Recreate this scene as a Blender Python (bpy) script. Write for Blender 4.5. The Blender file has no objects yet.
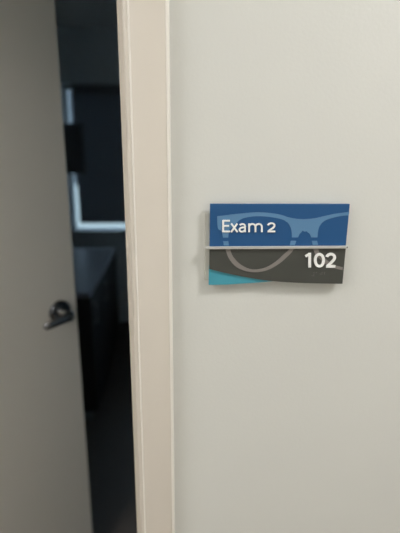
import bpy, bmesh, math, random
from mathutils import Vector, Matrix
random.seed(3)
C = bpy.context.scene.collection
sc = bpy.context.scene
R = math.radians

# ---------------------------------------------------------------- camera numbers
F = 400.0
PITCH, YAW, ROLL = R(13.8), R(-3.5), R(-0.35)
CAM = Vector((0.0, -0.57, 1.5))
ROT = Matrix.Rotation(YAW, 3, 'Z') @ Matrix.Rotation(R(90)-PITCH, 3, 'X') @ Matrix.Rotation(-ROLL, 3, 'Z')
def at(px, py, Y):
    """point where the photograph's pixel (px,py) meets the vertical plane at depth Y"""
    d = ROT @ Vector(((px-200.0)/F, (266.5-py)/F, -1.0))
    return CAM + d*((Y-CAM.y)/d.y)

# ---------------------------------------------------------------- materials
def lin(c):
    out = []
    for k in c:
        k /= 255.0
        out.append(k/12.92 if k <= 0.04045 else ((k+0.055)/1.055)**2.4)
    return (*out, 1.0)
def mat(name, rgb, rough=0.5, metal=0.0, bump=0.0, bscale=200.0, var=0.0, vscale=8.0, spec=0.5):
    m = bpy.data.materials.new(name); m.use_nodes = True
    nt = m.node_tree; b = nt.nodes['Principled BSDF']
    b.inputs['Base Color'].default_value = lin(rgb)
    b.inputs['Roughness'].default_value = rough
    b.inputs['Metallic'].default_value = metal
    b.inputs['Specular IOR Level'].default_value = spec
    tc = nt.nodes.new('ShaderNodeTexCoord')
    if bump:
        n = nt.nodes.new('ShaderNodeTexNoise'); n.inputs['Scale'].default_value = bscale
        n.inputs['Detail'].default_value = 3
        bp = nt.nodes.new('ShaderNodeBump'); bp.inputs['Strength'].default_value = bump
        bp.inputs['Distance'].default_value = 0.002
        nt.links.new(tc.outputs['Object'], n.inputs['Vector'])
        nt.links.new(n.outputs['Fac'], bp.inputs['Height'])
        nt.links.new(bp.outputs['Normal'], b.inputs['Normal'])
    if var:
        n = nt.nodes.new('ShaderNodeTexNoise'); n.inputs['Scale'].default_value = vscale
        n.inputs['Detail'].default_value = 4
        mx = nt.nodes.new('ShaderNodeMix'); mx.data_type = 'RGBA'
        c = lin(rgb)
        mx.inputs['A'].default_value = (*[k*(1-var) for k in c[:3]], 1)
        mx.inputs['B'].default_value = (*[min(1, k*(1+var)) for k in c[:3]], 1)
        nt.links.new(tc.outputs['Object'], n.inputs['Vector'])
        nt.links.new(n.outputs['Fac'], mx.inputs['Factor'])
        nt.links.new(mx.outputs['Result'], b.inputs['Base Color'])
    return m
def emit(name, rgb, s):
    m = bpy.data.materials.new(name); m.use_nodes = True
    nt = m.node_tree; nt.nodes.clear()
    e = nt.nodes.new('ShaderNodeEmission'); e.inputs[0].default_value = (*rgb, 1); e.inputs[1].default_value = s
    o = nt.nodes.new('ShaderNodeOutputMaterial'); nt.links.new(e.outputs[0], o.inputs[0])
    return m
def glass(name):
    m = bpy.data.materials.new(name); m.use_nodes = True
    nt = m.node_tree; nt.nodes.clear()
    t = nt.nodes.new('ShaderNodeBsdfTransparent'); t.inputs[0].default_value = (.88, .93, .95, 1)
    g = nt.nodes.new('ShaderNodeBsdfGlossy'); g.inputs['Roughness'].default_value = 0.02
    f = nt.nodes.new('ShaderNodeFresnel'); f.inputs[0].default_value = 1.45
    mx = nt.nodes.new('ShaderNodeMixShader'); o = nt.nodes.new('ShaderNodeOutputMaterial')
    nt.links.new(f.outputs[0], mx.inputs[0]); nt.links.new(t.outputs[0], mx.inputs[1])
    nt.links.new(g.outputs[0], mx.inputs[2]); nt.links.new(mx.outputs[0], o.inputs[0])
    return m

M = dict(
    wall=mat('wall paint', (221, 221, 216), 0.5, bump=0.10, bscale=220, var=0.012, vscale=5),
    wall_room=mat('room wall paint', (205, 213, 216), 0.6, bump=0.2, bscale=140),
    ceiling=mat('ceiling white', (225, 225, 220), 0.8, bump=0.3, bscale=90),
    trim=mat('casing enamel', (220, 212, 201), 0.38, bump=0.03, bscale=60, var=0.01),
    edge=mat('painted highlight strip', (247, 242, 234), 0.3),  # near-white, paints the bright highlight lines onto the casing edges
    door=mat('door enamel', (217, 213, 205), 0.42, bump=0.05, bscale=60, var=0.015, vscale=3),
    carpet=mat('hall carpet', (150, 138, 126), 0.95, bump=0.8, bscale=500, var=0.15, vscale=150),
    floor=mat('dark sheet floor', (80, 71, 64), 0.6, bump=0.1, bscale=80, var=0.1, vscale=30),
    blue=mat('blue print', (21, 81, 134), 0.45),
    pale=mat('pale blue print', (92, 136, 176), 0.45),
    grey=mat('charcoal print', (70, 71, 66), 0.5),
    dots=mat('raised dot grey', (98, 98, 93), 0.4),
    taupe=mat('taupe grey print', (134, 128, 124), 0.5),
    teal=mat('teal print', (70, 158, 178), 0.45),
    white=mat('white lettering', (250, 250, 248), 0.5),
    rail=mat('satin silver', (215, 214, 210), 0.38, metal=0.6),
    acrylic=mat('pale grey back plate', (196, 195, 186), 0.4),
    chrome=mat('polished chrome', (205, 205, 205), 0.13, metal=1.0),
    nickel=mat('dark polished nickel', (96, 98, 102), 0.2, metal=1.0),
    gunmetal=mat('polished lever metal', (128, 129, 132), 0.2, metal=1.0),
    steel=mat('brushed steel', (150, 150, 148), 0.35, metal=1.0, bump=0.05, bscale=300),
    blind=mat('charcoal blind', (124, 128, 134), 0.6),
    frame=mat('window frame paint', (200, 205, 205), 0.45),
    desk=mat('desk laminate', (122, 124, 134), 0.35, var=0.05),
    deskd=mat('dark desk panel', (14, 15, 18), 0.6),
    black=mat('black plastic', (92, 97, 104), 0.45),
    screen=mat('dark screen', (74, 78, 84), 0.4),
    ground=mat('pale concrete', (134, 134, 128), 0.9, bump=0.3, bscale=10, var=0.08, vscale=1),
    blocker=mat('blocker grey', (50, 52, 57), 0.9, bump=0.3, bscale=30),  # dark grey for the added block that dims the sky strip
    glass=glass('window glass'),
    panel=emit('panel diffuser', (1.0, 0.985, 0.96), 12.5),
    lamp=emit('lamp diffuser', (1.0, 0.985, 0.96), 116.0),
)

# ---------------------------------------------------------------- mesh helpers
def link(name, bm, m, parent=None, smooth=False):
    bmesh.ops.recalc_face_normals(bm, faces=bm.faces[:])
    me = bpy.data.meshes.new(name); bm.to_mesh(me); bm.free()
    if smooth:
        for p in me.polygons: p.use_smooth = True
    me.materials.append(m)
    o = bpy.data.objects.new(name, me); C.objects.link(o)
    if parent: 
        o.parent = parent
        o.matrix_parent_inverse = Matrix.Identity(4)
    return o
def box(bm, a, b, bev=0.0, seg=2):
    a = Vector(a); b = Vector(b)
    r = bmesh.ops.create_cube(bm, size=1.0)
    vs = r['verts']
    for v in vs:
        v.co = Vector(((a.x+b.x)/2+v.co.x*(b.x-a.x), (a.y+b.y)/2+v.co.y*(b.y-a.y), (a.z+b.z)/2+v.co.z*(b.z-a.z)))
    if bev:
        es = list({e for v in vs for e in v.link_edges})
        bmesh.ops.bevel(bm, geom=es, offset=bev, segments=seg, affect='EDGES', profile=0.5)
def prism(bm, pts, y0, y1):
    """polygon of (x,z) points extruded between two depths"""
    f = [bm.verts.new((x, y0, z)) for x, z in pts]
    k = [bm.verts.new((x, y1, z)) for x, z in pts]
    bm.faces.new(f); bm.faces.new(k[::-1])
    n = len(pts)
    for i in range(n):
        j = (i+1) % n
        bm.faces.new((f[i], k[i], k[j], f[j]))
def strip(bm, up, lo, y0, y1):
    """band between two equally long edge lines, extruded between two depths"""
    n = len(up)
    A = [bm.verts.new((p[0], y0, p[1])) for p in up]; B = [bm.verts.new((p[0], y0, p[1])) for p in lo]
    A2 = [bm.verts.new((p[0], y1, p[1])) for p in up]; B2 = [bm.verts.new((p[0], y1, p[1])) for p in lo]
    for i in range(n-1):
        bm.faces.new((A[i], A[i+1], B[i+1], B[i])); bm.faces.new((A2[i+1], A2[i], B2[i], B2[i+1]))
        bm.faces.new((A[i], A2[i], A2[i+1], A[i+1])); bm.faces.new((B[i], B[i+1], B2[i+1], B2[i]))
    bm.faces.new((A[0], B[0], B2[0], A2[0])); bm.faces.new((A[-1], A2[-1], B2[-1], B[-1]))
def stroke(bm, pts, w, y0, y1, closed=False):
    pts = [Vector(p) for p in pts]; n = len(pts)
    L, Q = [], []
    for i, p in enumerate(pts):
        a = pts[(i-1) % n] if (closed or i > 0) else None
        b = pts[(i+1) % n] if (closed or i < n-1) else None
        t1 = (p-a).normalized() if a is not None else None
        t2 = (b-p).normalized() if b is not None else None
        if t1 is None: t1 = t2
        if t2 is None: t2 = t1
        t = (t1+t2).normalized()
        nn = Vector((-t.y, t.x))
        k = max(0.5, nn.dot(Vector((-t1.y, t1.x))))
        L.append(p+nn*(w/2/k)); Q.append(p-nn*(w/2/k))
    if closed:
        L.append(L[0]); Q.append(Q[0])
    strip(bm, L, Q, y0, y1)
def bez(*P, n=10):
    """chain of cubic curves: p0, c1, c2, p1, c1, c2, p2 ..."""
    out = [P[0]]
    for s in range(0, len(P)-1, 3):
        a, b, c, d = P[s:s+4]
        for i in range(1, n+1):
            t = i/n; u = 1-t
            out.append((u**3*a[0]+3*u*u*t*b[0]+3*u*t*t*c[0]+t**3*d[0], u**3*a[1]+3*u*u*t*b[1]+3*u*t*t*c[1]+t**3*d[1]))
    return out
def smoothline(P, n=6):
    """Catmull-Rom through the points"""
    out = []
    for i in range(len(P)-1):
        p0 = P[max(0, i-1)]; p1 = P[i]; p2 = P[i+1]; p3 = P[min(len(P)-1, i+2)]
        for k in range(n):
            t = k/n
            out.append(tuple(0.5*((2*p1[c])+(-p0[c]+p2[c])*t+(2*p0[c]-5*p1[c]+4*p2[c]-p3[c])*t*t+(-p0[c]+3*p1[c]-3*p2[c]+p3[c])*t**3) for c in (0, 1)))
    out.append(tuple(P[-1]))
    return out
def lathe(bm, prof, axis='Y', origin=(0, 0, 0), n=32):
    """prof: (radius, height along axis)"""
    rings = []
    for r, h in prof:
        ring = []
        for k in range(n):
            a = 2*math.pi*k/n
            if axis == 'Y': co = (origin[0]+r*math.cos(a), origin[1]+h, origin[2]+r*math.sin(a))
            elif axis == 'Z': co = (origin[0]+r*math.cos(a), origin[1]+r*math.sin(a), origin[2]+h)
            else: co = (origin[0]+h, origin[1]+r*math.cos(a), origin[2]+r*math.sin(a))
            ring.append(bm.verts.new(co))
        rings.append(ring)
    for a, b in zip(rings, rings[1:]):
        for k in range(n):
            bm.faces.new((a[k], a[(k+1) % n], b[(k+1) % n], b[k]))
    bm.faces.new(rings[0]); bm.faces.new(rings[-1][::-1])
def tube(bm, path, rad, n=14):
    """path of points with (ra, rb) elliptical radii per point; rb is vertical"""
    path = [Vector(p) for p in path]; rings = []
    for i, p in enumerate(path):
        t = (path[min(i+1, len(path)-1)]-path[max(i-1, 0)]).normalized()
        z = Vector((0, 0, 1)); s = t.cross(z)
        if s.length < 1e-4: s = Vector((1, 0, 0))
        s.normalize(); u = s.cross(t).normalized()
        ra, rb = rad[i] if isinstance(rad, list) else rad
        rings.append([bm.verts.new(p+s*ra*math.cos(2*math.pi*k/n)+u*rb*math.sin(2*math.pi*k/n)) for k in range(n)])
    for a, b in zip(rings, rings[1:]):
        for k in range(n):
            bm.faces.new((a[k], a[(k+1) % n], b[(k+1) % n], b[k]))
    bm.faces.new(rings[0]); bm.faces.new(rings[-1][::-1])
def empty(name, loc, label, cat, group=None, rz=0.0):
    o = bpy.data.objects.new(name, None); C.objects.link(o)
    o.location = loc; o.rotation_euler = (0, 0, rz); o['label'] = label; o['category'] = cat
    o.empty_display_size = 0.1
    if group: o['group'] = group
    return o
def struct(name, bm, m, label=None, smooth=False, cat=None):
    o = link(name, bm, m, smooth=smooth); o['kind'] = 'structure'
    if label: o['label'] = label
    if cat: o['category'] = cat
    return o
def autosmooth(o, ang=40):
    me = o.data
    me.polygons.foreach_set('use_smooth', [True]*len(me.polygons))
    me.set_sharp_from_angle(angle=R(ang))

# ---------------------------------------------------------------- sizes
T = 0.12                       # partition thickness, hall face at Y=0
XR = at(126.2, 250, .03).x+.012                    # right jamb inner face
XL = XR-0.906                     # left jamb inner face
HEAD = 2.11
HC = 2.65                      # ceiling
RX0, RX1, RY1 = -1.58, 2.0, 3.24
HX0, HX1, HY0 = -2.6, 3.2, -1.9

# ---------------------------------------------------------------- shell
bm = bmesh.new()
J = 0.02
box(bm, (XR+J, 0, 0), (HX1, T, HC)); box(bm, (HX0, 0, 0), (XL-J, T, HC)); box(bm, (XL-J, 0, HEAD+J), (XR+J, T, HC))
struct('wall_front', bm, M['wall'], 'off-white hallway wall carrying the blue and grey room sign', cat='wall')
bm = bmesh.new(); box(bm, (HX0-.1, HY0-.1, -.1), (HX1+.1, 0.06, 0)); struct('floor_hall', bm, M['carpet'], 'brown hallway carpet', cat='floor')
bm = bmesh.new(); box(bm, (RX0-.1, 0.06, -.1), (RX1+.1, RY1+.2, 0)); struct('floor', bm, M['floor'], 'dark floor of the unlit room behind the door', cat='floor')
bm = bmesh.new(); box(bm, (HX0-.1, HY0-.1, HC), (HX1+.1, T, HC+.1)); struct('ceiling_hall', bm, M['ceiling'], 'white hallway ceiling', cat='ceiling')
bm = bmesh.new(); box(bm, (RX0-.1, T, HC), (RX1+.1, RY1+.2, HC+.1)); struct('ceiling', bm, M['ceiling'], 'dim ceiling of the room behind the door', cat='ceiling')
bm = bmesh.new(); box(bm, (HX0, HY0-.1, 0), (HX1, HY0, HC)); struct('wall_hall_opposite', bm, M['wall'], 'hallway wall facing the sign', cat='wall')
bm = bmesh.new(); box(bm, (HX0-.1, HY0-.1, 0), (HX0, T, HC)); struct('wall_hall_left', bm, M['wall'], 'wall closing the left end of the hallway', cat='wall')
bm = bmesh.new(); box(bm, (HX1, HY0-.1, 0), (HX1+.1, T, HC)); struct('wall_hall_right', bm, M['wall'], 'wall closing the right end of the hallway', cat='wall')
bm = bmesh.new(); box(bm, (RX0-.1, T, 0), (RX0, RY1+.2, HC)); struct('wall_left', bm, M['wall_room'], 'left wall of the dim room', cat='wall')
bm = bmesh.new(); box(bm, (RX1, T, 0), (RX1+.1, RY1+.2, HC)); struct('wall_right', bm, M['wall_room'], 'right wall of the dim room', cat='wall')
# far wall with the window opening
WX0, WX1 = at(68.3, 100, RY1+.13).x-.03, 1.75  # right side extended out of view as added daylight for the room
WZ0, WZ1 = at(100, 230.3, RY1).z-.018, at(100, 84, RY1).z
bm = bmesh.new()
WT = 0.2
box(bm, (RX0, RY1, 0), (WX0, RY1+WT, HC)); box(bm, (WX1, RY1, 0), (RX1, RY1+WT, HC))
box(bm, (WX0, RY1, 0), (WX1, RY1+WT, WZ0)); box(bm, (WX0, RY1, WZ1), (WX1, RY1+WT, HC))
struct('wall_back', bm, M['wall_room'], 'far wall of the dim room with the window', cat='wall')
# window
bm = bmesh.new()
fy0, fy1 = RY1+0.10, RY1+0.16; fw = 0.03
box(bm, (WX0, fy0, WZ0), (WX0+fw, fy1, WZ1), .004); box(bm, (WX1-fw, fy0, WZ0), (WX1, fy1, WZ1), .004)
box(bm, (WX0+fw, fy0, WZ0), (WX1-fw, fy1, WZ0+.024), .004); box(bm, (WX0+fw, fy0, WZ1-fw), (WX1-fw, fy1, WZ1), .004)
win = struct('window_1', bm, M['frame'], 'window partly behind a dark blind, unseen right part left open to light the room, daylight leaking along its left and bottom edges', cat='window')
bm = bmesh.new(); box(bm, (WX0+fw-.003, fy0+.027, WZ0+.022), (WX1-fw+.003, fy0+.033, WZ1-fw+.003)); link('window_pane', bm, M['glass'], win)
bm = bmesh.new(); box(bm, (WX0-.0, RY1-.02, WZ0-.001), (WX1+.0, fy0, WZ0+.018), .004); link('window_sill', bm, M['frame'], win)
# outside
bm = bmesh.new(); box(bm, (-120, RY1+.3, -.4), (120, 220, -.3)); struct('ground', bm, M['ground'], 'pale ground outside the window', cat='ground')

CI = at(135.2, 250, -.017).x-XR; CW = at(171.8, 250, -.017).x-XR-CI
bm = bmesh.new(); box(bm, (-40, 45, -.3), (-6, 55, 14)); struct('sky_blocker', bm, M['blocker'], 'added grey block outside that dims the sky seen past the blind', cat='wall')  # added block, keeps the window's left strip dim under a bright sky
# door frame: jamb and casing, hall side and room side
def frame_run(y0, y1, wid, inset, bev, sg):
    b = bmesh.new()
    box(b, (XR+inset, y0, 0), (XR+inset+wid, y1, HEAD+inset+wid), bev, sg)
    box(b, (XL-inset-wid, y0, 0), (XL-inset, y1, HEAD+inset+wid), bev, sg)
    box(b, (XL-inset, y0, HEAD+inset), (XR+inset, y1, HEAD+inset+wid), bev, sg)
    return b
o = struct('trim_1', frame_run(-0.019, 0.0, CW-.0045, CI, 0.0012, 2), M['trim'], 'cream door casing beside the wall sign', cat='door casing'); autosmooth(o)
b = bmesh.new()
for x, sg in ((XR+CI, 1), (XL-CI, -1)):          # small bead, whitened to paint a highlight line on the casing's inner edge
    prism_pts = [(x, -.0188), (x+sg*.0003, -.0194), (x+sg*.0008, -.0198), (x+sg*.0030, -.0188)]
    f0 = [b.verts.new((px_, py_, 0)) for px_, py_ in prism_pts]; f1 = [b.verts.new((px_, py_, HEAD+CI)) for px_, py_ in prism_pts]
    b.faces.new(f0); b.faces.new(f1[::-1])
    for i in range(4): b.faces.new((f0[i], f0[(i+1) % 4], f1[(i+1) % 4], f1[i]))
struct('trim_4', b, M['edge'], 'thin raised bead with a painted highlight along the inner edge of the door casing', cat='door casing')
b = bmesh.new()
for x, sg in ((XR+CI+CW-.0045, 1), (XL-CI-CW+.0045, -1)):   # casing's outer highlight, painted as a pale strip against the wall
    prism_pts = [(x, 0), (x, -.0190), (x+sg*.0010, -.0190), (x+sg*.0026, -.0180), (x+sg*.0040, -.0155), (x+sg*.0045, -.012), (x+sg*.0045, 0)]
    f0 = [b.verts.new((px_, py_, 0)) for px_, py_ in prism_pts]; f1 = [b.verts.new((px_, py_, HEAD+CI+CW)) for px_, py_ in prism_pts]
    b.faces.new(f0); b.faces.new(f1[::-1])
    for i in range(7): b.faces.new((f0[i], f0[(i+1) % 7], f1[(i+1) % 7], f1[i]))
struct('trim_5', b, M['edge'], 'bright painted highlight strip between the door casing and the wall', cat='door casing')
o = struct('trim_2', frame_run(T, T+.017, CW, CI, 0.0045, 3), M['trim'], 'door casing on the room side', cat='door casing'); autosmooth(o)
b = bmesh.new()
box(b, (XR, -0.0182, 0), (XR+J, T, HEAD+J), .003, 3); box(b, (XL-J, -0.0182, 0), (XL, T, HEAD+J), .003, 3); box(b, (XL, -0.0182, HEAD), (XR, T, HEAD+J), .003, 3)
box(b, (XR-.012, .03, 0), (XR, .07, HEAD)); box(b, (XL, .03, 0), (XL+.012, .07, HEAD)); box(b, (XL+.012, .03, HEAD-.012), (XR-.012, .07, HEAD))
o = struct('trim_3', b, M['trim'], 'cream door jamb lining the doorway', cat='door jamb'); autosmooth(o)

# ---------------------------------------------------------------- door leaf (local: hinge at origin, leaf along +x, hall face at y=0)
DW = 0.897
lo_, hi_ = R(20), R(80)
for _ in range(40):                    # opening angle that puts the leaf's free edge where the photograph has it
    TH = (lo_+hi_)/2
    ey = T-.03+DW*math.sin(TH)
    if XL+.002+DW*math.cos(TH) > at(77, 313, ey).x: lo_ = TH
    else: hi_ = TH
print('door angle', math.degrees(TH), 'handle z', at(62, 313, T-.03+.84*math.sin(TH)).z, 'sign', at(210,245,0), at(347,245,0))
b = bmesh.new(); box(b, (0.003, 0, 0.008), (DW, 0.044, HEAD-.004), .0015, 2)
door = struct('door_1', b, M['door'], 'grey-beige door standing ajar, swung into the dim room', cat='door')
door.location = (XL+.002, T-.03, 0); door.rotation_euler = (0, 0, TH)
HZ = 1.046; HX = DW-0.063
b = bmesh.new()
lathe(b, [(.034, 0.0), (.0365, -.002), (.0365, -.008), (.034, -.012), (.024, -.0145), (.0175, -.016)], 'Y', (HX, 0, HZ), 48)
hd = link('door_handle', b, M['nickel'], door); autosmooth(hd, 50); hd['label'] = 'shiny dark metal lever handle'
b = bmesh.new()
P = [(HX+.013, -.062, HZ), (HX+.010, -.062, HZ), (HX, -.062, HZ-.001), (HX-.014, -.063, HZ-.003), (HX-.032, -.064, HZ-.006), (HX-.055, -.063, HZ-.010), (HX-.072, -.060, HZ-.013), (HX-.081, -.058, HZ-.014), (HX-.085, -.057, HZ-.014)]
RAD = [(.006, .008), (.012, .0145), (.015, .0165), (.012, .0150), (.009, .013), (.008, .0125), (.008, .012), (.006, .010), (.002, .004)]
tube(b, P, RAD, 24)
lv = link('lever', b, M['gunmetal'], hd); autosmooth(lv, 60)
b = bmesh.new(); lathe(b, [(.004, -.0755), (.0045, -.0775), (.0045, -.0785), (.003, -.079)], 'Y', (HX, 0, HZ), 16)
b2 = bmesh.new(); lathe(b2, [(.017, -.0155), (.0165, -.018), (.0150, -.022), (.0145, -.042), (.015, -.052)], 'Y', (HX, 0, HZ), 32); autosmooth(link('hub', b2, M['chrome'], hd))
kb = link('privacy_button', b, M['steel'], hd)
b = bmesh.new(); box(b, (DW-.001, .010, HZ-.03), (DW+.0015, .034, HZ+.03), .0005); link('latch_plate', b, M['steel'], door)
b = bmesh.new()
lathe(b, [(.034, .044), (.0365, .046), (.0365, .052), (.034, .056), (.017, .060), (.0145, .084), (.015, .094)], 'Y', (HX, 0, HZ), 40)
ih = link('door_handle', b, M['chrome'], door); autosmooth(ih, 50)
b = bmesh.new(); tube(b, [(p[0], .044-p[1], p[2]) for p in P], RAD, 24)
autosmooth(link('lever', b, M['chrome'], ih), 60)
for hz in (.25, 1.05, 1.85):
    b = bmesh.new(); lathe(b, [(.0065, 0), (.0065, .1)], 'Z', (-.004, .05, hz), 16); link('hinge', b, M['steel'], door)

# ---------------------------------------------------------------- the room sign
YF = -0.0120            # front face of the panels
YB = -0.0065
def s2(px, py, Y=YF):
    p = at(px, py, Y); return (p.x, p.z)
def sl(P, Y=YF): return [s2(x, y, Y) for x, y in P]
ctr = at(278, 244, 0)
sign = empty('room_sign', (ctr.x, 0, ctr.z), 'blue and charcoal wall sign lettered Exam 2 and 102', 'sign')
def part(name, bm, m, parent=None, label=None):
    par = parent or sign
    for v in bm.verts: v.co -= Vector((ctr.x, 0, ctr.z))
    o = link(name, bm, m, par)
    if label: o['label'] = label
    return o
xl = s2(209.7, 244)[0]; xr = s2(346.2, 244)[0]
zt = s2(278, 203.9)[1]; zm = s2(278, 247.4)[1]; zb = s2(341, 283.8)[1]
# back plate fixed to the wall
b = bmesh.new()
p0 = s2(205.0, 213, YB); p1 = s2(342, 279, YB)
box(b, (p0[0], YB+.0002, p1[1]), (p1[0], 0, p0[1]), .001)
back = part('back_plate', b, M['acrylic'], label='pale grey back plate fixed to the wall')
b = bmesh.new(); box(b, (xl, YF, zm), (xr, YB, zt), .0006, 2)
up = part('upper_panel', b, M['blue'], label='blue upper panel with white lettering')
curve = smoothline([(209.6, 269.0), (222, 272.2), (236, 275.2), (252, 278.2), (266, 280.4), (280, 281.8), (300, 282.9), (320, 283.5), (341.8, 283.8)], 4)
cz = sl(curve); cz[0] = (xl, cz[0][1]); cz[-1] = (xr, cz[-1][1])
b = bmesh.new(); prism(b, [(xl, zm)]+[(xr, zm)][:0]+cz+[(xr, zm)], YF, YB)
low = part('lower_panel', b, M['grey'], label='charcoal lower panel with a curved bottom edge')
YT = -0.0110
tb = sl(smoothline([(208.9, 285.2), (225, 284.9), (240, 284.0), (256, 282.9), (275, 281.3)], 4), YT)
tt = sl(smoothline([(209.6, 266), (222, 269), (236, 272), (252, 275), (275, 279)], 4), YT)
xt = s2(208.9, 284, YT)[0]; tb[0] = (xt, tb[0][1]); tt[0] = (xt, tt[0][1])
b = bmesh.new(); strip(b, tt, tb, YT+.0012, YB)
part('accent_panel', b, M['teal'], label='teal wedge showing under the charcoal panel')
# the rail between the panels
b = bmesh.new(); r0 = s2(205.3, 247.2, -.0155); r1 = s2(347.0, 245.0, -.0155); zr = (s2(278, 247.7, -.0155)[1])
box(b, (r0[0], -.0155, zr-.0019), (r1[0], -.004, zr+.0019), .0006)
rail = part('rail', b, M['rail'], label='silver rail between the two panels')
b = bmesh.new(); lathe(b, [(.0014, 0), (.0019, .0004), (.0019, .0016), (.0014, .002)], 'X', (r1[0], -.0135, zr), 16); part('end_cap', b, M['steel'], rail)

YG = YF-.0003; YG2 = YF+.0004    # printed inlay
# pale blue spectacle outline on the upper panel
Z2 = lambda P: [(200+x/5, 195+y/5) for x, y in P]
Z3 = lambda P: [(280+x/5, 195+y/5) for x, y in P]
LIFT = [0.0]
b = bmesh.new()
def resample(P, n):
    P = [Vector(p) for p in P]; d = [0]
    for a, c in zip(P, P[1:]): d.append(d[-1]+(c-a).length)
    out = []
    for i in range(n):
        s = d[-1]*i/(n-1); k = 0
        while k < len(P)-2 and d[k+1] < s: k += 1
        t = (s-d[k])/max(1e-9, d[k+1]-d[k]); q = P[k].lerp(P[k+1], min(1, max(0, t))); out.append((q.x, q.y))
    return out
def band(b, A, B, n=40):
    LIFT[0] += 3e-5
    strip(b, resample(sl(A), n), resample(sl(B), n), YG-LIFT[0], YG2)
# left end piece and first rim, down to the gap
# end piece: outer edge against inner edge
band(b, smoothline(Z2([(86, 106), (89, 165), (108, 182), (115, 213)]), 6), smoothline(Z2([(168, 97), (156, 140), (146, 178), (141, 213)]), 6), 24)
band(b, smoothline(Z2([(150, 98), (250, 88), (300, 86), (360, 91), (400, 98)])+Z3([(30, 107)]), 6), smoothline(Z2([(152, 170), (200, 124), (250, 109), (300, 106), (350, 110), (400, 119)])+Z3([(25, 128)]), 6), 40)
# first rim down to the bridge gap, bridge, second rim
band(b, smoothline(Z3([(20, 105), (50, 113), (85, 119), (122, 121)]), 6), smoothline(Z3([(20, 125), (38, 138), (60, 150), (122, 183)]), 6), 24)
band(b, smoothline(Z3([(36, 134), (51, 158), (58, 185), (59, 212)]), 6), smoothline(Z3([(118, 160), (108, 184), (98, 194), (90, 212)]), 6), 20)
band(b, smoothline(Z3([(122, 121), (150, 119), (180, 115), (215, 107)]), 6), smoothline(Z3([(122, 183), (150, 178), (187, 166), (206, 143)]), 6), 24)
band(b, smoothline(Z3([(210, 138), (196, 158), (189, 185), (187, 212)]), 6), smoothline(Z3([(128, 160), (136, 184), (148, 194), (156, 212)]), 6), 20)
band(b, smoothline(Z3([(205, 110), (230, 104), (270, 95), (310, 89), (346, 85)]), 6), smoothline(Z3([(205, 143), (228, 126), (270, 112), (310, 104), (343, 102)]), 6), 24)
band(b, Z3([(54, 229), (49, 250)]), Z3([(81, 229), (74, 250)]), 4)
band(b, Z3([(159, 229), (164, 250)]), Z3([(185, 229), (191, 250)]), 4)
band(b, Z2([(116, 231), (119, 252)]), Z2([(142, 231), (144, 252)]), 4)
part('spectacles_print', b, M['pale'], up, 'pale blue spectacle outline')
# rims on the charcoal panel
b = bmesh.new()
rim_o = Z2([(127, 266), (133, 290), (150, 326), (188, 364), (245, 384), (300, 384), (350, 370), (400, 340)])+Z3([(32, 312), (58, 286), (71, 266)])
rim_i = Z2([(150, 266), (156, 288), (170, 314), (203, 347), (250, 370), (300, 370), (346, 354), (392, 322)])+Z3([(14, 300), (38, 280), (50, 266)])
band(b, smoothline(rim_o, 6), smoothline(rim_i, 6), 60)
band(b, smoothline(Z3([(166, 266), (174, 292), (200, 322), (240, 352), (280, 368), (312, 375)]), 6), smoothline(Z3([(190, 266), (196, 286), (216, 308), (246, 334), (280, 352), (313, 361)]), 6), 30)
part('spectacles_print', b, M['taupe'], low, 'taupe grey lower rims of the spectacle outline')

# lettering
Y0, Y1 = YF-.0011, YF+.0003
def px2(P): return [s2(x, y) for x, y in P]
W = abs(s2(221.5, 226)[0]-s2(220, 226)[0])
b = bmesh.new()
def st(P, w=W, closed=False):
    LIFT[0] += 3e-5; stroke(b, px2(P), w*1.13, Y0-LIFT[0], Y1, closed)
st([(223.1, 219.9), (223.1, 232.0)], W*1.1)
st([(222.5, 220.6), (229.8, 220.6)]); st([(222.5, 225.7), (228.9, 225.7)]); st([(222.5, 231.3), (230.0, 231.3)])
st([(231.2, 223.4), (237.4, 232.0)], W*1.05); st([(237.2, 223.4), (231.0, 232.0)], W*1.05)
st(bez((239.7, 225.1), (241.2, 223.6), (245.0, 223.2), (245.0, 226.6))+[(245.0, 232.0)])
st(bez((245.0, 227.5), (243.0, 227.1), (239.5, 227.3), (239.5, 229.7), (239.5, 232.2), (244.2, 232.2), (245.0, 229.4)))
st([(249.0, 223.3), (249.0, 232.0)])
st(bez((249.0, 226.4), (249.6, 223.3), (254.9, 222.8), (255.3, 226.6))+[(255.3, 232.0)])
st(bez((255.3, 226.4), (256.0, 223.3), (261.3, 222.8), (261.7, 226.6))+[(261.7, 232.0)])
st(bez((267.9, 225.2), (268.5, 222.6), (274.3, 222.3), (274.3, 225.4), (274.3, 227.6), (271.1, 228.8), (268.6, 230.9)))
st([(267.5, 231.3), (275.0, 231.3)])
part('lettering', b, M['white'], up, 'white words Exam 2')
b = bmesh.new(); WB = W*1.6
st([(309.4, 252.8), (309.4, 267.3)], WB); st([(309.2, 253.9), (305.2, 256.2)], WB*.85)
st(bez((319.1, 254.1), (313.6, 254.1), (313.6, 266.0), (319.1, 266.0), (324.6, 266.0), (324.6, 254.1), (319.1, 254.1), n=14)[:-1], WB, True)
st(bez((326.6, 256.8), (327.4, 253.1), (334.3, 252.9), (334.3, 257.2), (334.3, 259.9), (330.4, 262.6), (327.4, 265.6)), WB)
st([(325.9, 266.2), (334.9, 266.2)], WB)
part('lettering', b, M['white'], low, 'white room number 102')
b = bmesh.new()
cells = [(3, 4, 5, 6), (1,), (2, 4, 5), (1, 2)]
bx, bz = s2(312.3, 272.6)
for i, c in enumerate(cells):
    for d in c:
        cx = bx+i*.0061+(0.0024 if d > 3 else 0); cz_ = bz-((d-1) % 3)*.0024
        lathe(b, [(.00075, .0002), (.00072, -.0003), (.0005, -.0006), (.0002, -.0007)], 'Y', (cx, YF, cz_), 12)
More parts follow.
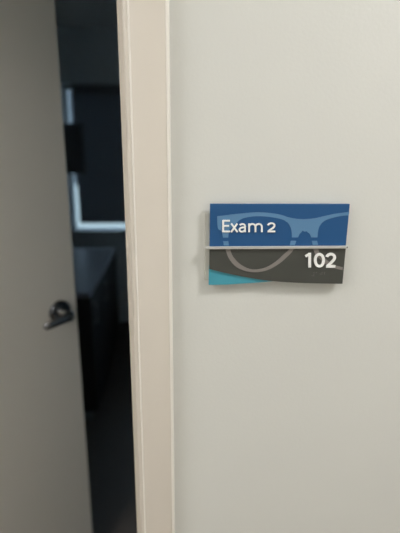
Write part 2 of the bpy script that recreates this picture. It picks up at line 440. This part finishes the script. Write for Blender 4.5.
part('braille_dots', b, M['dots'], low, 'raised braille dots below the number')

# ---------------------------------------------------------------- inside the dim room
# blind
BX0, BX1 = at(72.2, 100, RY1+.05).x, 0.15  # blind ends early, unseen right part left open to brighten the room
BZ1 = WZ1-.004; BZ0 = at(100, 223.2, RY1+.04).z
bl = empty('window_blind', ((BX0+BX1)/2, RY1+.045, BZ0), 'closed dark horizontal-slat blind hanging in the window', 'blind')
off = Vector(bl.location)
def bpart(name, bm, m, par, off):
    for v in bm.verts: v.co -= off
    return link(name, bm, m, par)
b = bmesh.new(); box(b, (BX0, RY1+.02, BZ1-.045), (BX1, RY1+.07, BZ1), .003); bpart('headrail', b, M['blind'], bl, off)
b = bmesh.new(); box(b, (BX0, RY1+.033, BZ0), (BX1, RY1+.057, BZ0+.022), .003); bpart('bottom_rail', b, M['blind'], bl, off)
b = bmesh.new(); z = BZ0+.02
while z < BZ1-.05:
    A = [(RY1+.036, z), (RY1+.041, z+.017), (RY1+.047, z+.034), (RY1+.054, z+.050)]
    f = [[b.verts.new((x, y, zz)) for (y, zz) in A] for x in (BX0, BX1)]
    g = [[b.verts.new((x, y+.0008, zz+.0003)) for (y, zz) in A] for x in (BX0, BX1)]
    for i in range(3):
        b.faces.new((f[0][i], f[1][i], f[1][i+1], f[0][i+1])); b.faces.new((g[0][i], g[0][i+1], g[1][i+1], g[1][i]))
        for s in (0, 1): b.faces.new((f[s][i], f[s][i+1], g[s][i+1], g[s][i]))
    b.faces.new((f[0][0], g[0][0], g[1][0], f[1][0])); b.faces.new((f[0][3], f[1][3], g[1][3], g[0][3]))
    z += .044
bpart('slats', b, M['blind'], bl, off)
# low cabinet near the left wall, turned a little
def atz(px, py, z):
    d = ROT @ Vector(((px-200.0)/F, (266.5-py)/F, -1.0)); return CAM+d*((z-CAM.z)/d.z)
dz = .83
e1, e0 = atz(117, 246.5, dz), atz(90, 293, dz)
ang = math.atan2(-(e1.x-e0.x), e1.y-e0.y); dl = (e1-e0).length; dw = .50
dk = empty('storage_cabinet', (e0.x, e0.y, 0), 'low dark cabinet with a blue-grey top below the window', 'cabinet', rz=ang)
b = bmesh.new(); box(b, (-dw, 0, dz-.03), (0, dl-.06, dz), .004); link('cabinet_top', b, M['desk'], dk)
b = bmesh.new(); box(b, (-dw+.01, .02, .08), (-.02, dl-.08, dz-.03), .002); link('cabinet_body', b, M['deskd'], dk)
b = bmesh.new(); box(b, (-dw+.03, .05, 0), (-.05, dl-.11, .08)); link('plinth', b, M['black'], dk)
for k in range(3):
    y0_ = .024+k*(dl-.104)/3
    b = bmesh.new(); box(b, (-.02, y0_, .09), (-.002, y0_+(dl-.104)/3-.004, dz-.035), .002); d_ = link('door', b, M['deskd'], dk)
    b = bmesh.new(); tube(b, [(-.002, y0_+.05, dz-.2), (.02, y0_+.05, dz-.2), (.02, y0_+.05, dz-.08), (-.002, y0_+.05, dz-.08)], (.005, .005), 10); link('handle', b, M['steel'], d_)
# display on a swing arm from the left wall
mp = at(73, 147, 2.55)
mn = empty('wall_monitor', (RX0, 2.75, mp.z), 'dark flat display on a wall arm, silhouetted before the window blind', 'monitor')
off = Vector(mn.location)
mx1 = at(83.5, 147, 2.55).x; mx0 = mx1-.40
mz1 = at(75, 123, 2.55).z; mz0 = at(75, 174, 2.55).z
b = bmesh.new(); box(b, (mx0, 2.56, mz0), (mx1, 2.60, mz1), .006); bpart('housing', b, M['black'], mn, off)
b = bmesh.new(); box(b, (mx0+.012, 2.558, mz0+.012), (mx1-.012, 2.5605, mz1-.012)); bpart('screen', b, M['screen'], mn, off)
b = bmesh.new(); box(b, (RX0, 2.68, mp.z-.07), (RX0+.02, 2.80, mp.z+.07), .003)
bpart('wall_bracket', b, M['black'], mn, off)
b = bmesh.new(); tube(b, [(RX0+.02, 2.74, mp.z), (RX0+.12, 2.74, mp.z), (mx0+.2, 2.66, mp.z), (mx0+.2, 2.60, mp.z)], (.016, .02)); bpart('arm', b, M['black'], mn, off)

# ---------------------------------------------------------------- lights
def downlight(x, y, r, label):
    t = empty('ceiling_light', (x, y, HC), label, 'ceiling light')
    b = bmesh.new(); lathe(b, [(r+.02, 0), (r+.02, -.006), (r+.012, -.010), (r, -.010), (r, -.004), (r, 0)], 'Z', (0, 0, 0), 40); link('trim_ring', b, M['frame'], t)
    b = bmesh.new(); lathe(b, [(r-.001, -.011), (r-.001, -.013)], 'Z', (0, 0, 0), 40); link('diffuser', b, M['lamp'], t)
    return t
L1 = downlight(1.1, -.75, .15, 'round ceiling light right of the room sign')
L2 = empty('ceiling_light', (-1.30, -1.0, HC), 'rectangular ceiling panel light in the hallway left of the door', 'ceiling light')
b = bmesh.new()
for a_, c_ in (((-.32, -.62), (.32, -.60)), ((-.32, .60), (.32, .62)), ((-.32, -.60), (-.30, .60)), ((.30, -.60), (.32, .60))):
    box(b, (*a_, -.015), (*c_, 0), .002)
link('light_frame', b, M['frame'], L2)
b = bmesh.new(); box(b, (-.30, -.60, -.010), (.30, .60, -.004)); link('diffuser', b, M['panel'], L2)

w = bpy.data.worlds.new('sky'); sc.world = w; w.use_nodes = True
bg = w.node_tree.nodes['Background']; bg.inputs[0].default_value = (.62, .80, 1.0, 1); bg.inputs[1].default_value = 3.1
sd = bpy.data.lights.new('sun', 'SUN'); sd.energy = 2.6; sd.color = (.93, 1.0, .97); sd.angle = R(1)
so = bpy.data.objects.new('sun', sd); C.objects.link(so); so.rotation_euler = (R(42), 0, R(20))

# ---------------------------------------------------------------- camera
cd = bpy.data.cameras.new('camera'); cam = bpy.data.objects.new('camera', cd); C.objects.link(cam)
cam.location = CAM; cam.rotation_euler = ROT.to_euler()
cd.sensor_fit = 'VERTICAL'; cd.sensor_height = 36; cd.sensor_width = 27; cd.lens = 36*F/533
cd.clip_start = .02
cd.dof.use_dof = True; cd.dof.focus_distance = .578; cd.dof.aperture_fstop = 2.4
sc.camera = cam
sc.view_settings.view_transform = 'Standard'; sc.view_settings.look = 'None'
sc.view_settings.gamma = 1; sc.view_settings.use_curve_mapping = False
sc.view_settings.exposure = 0.0
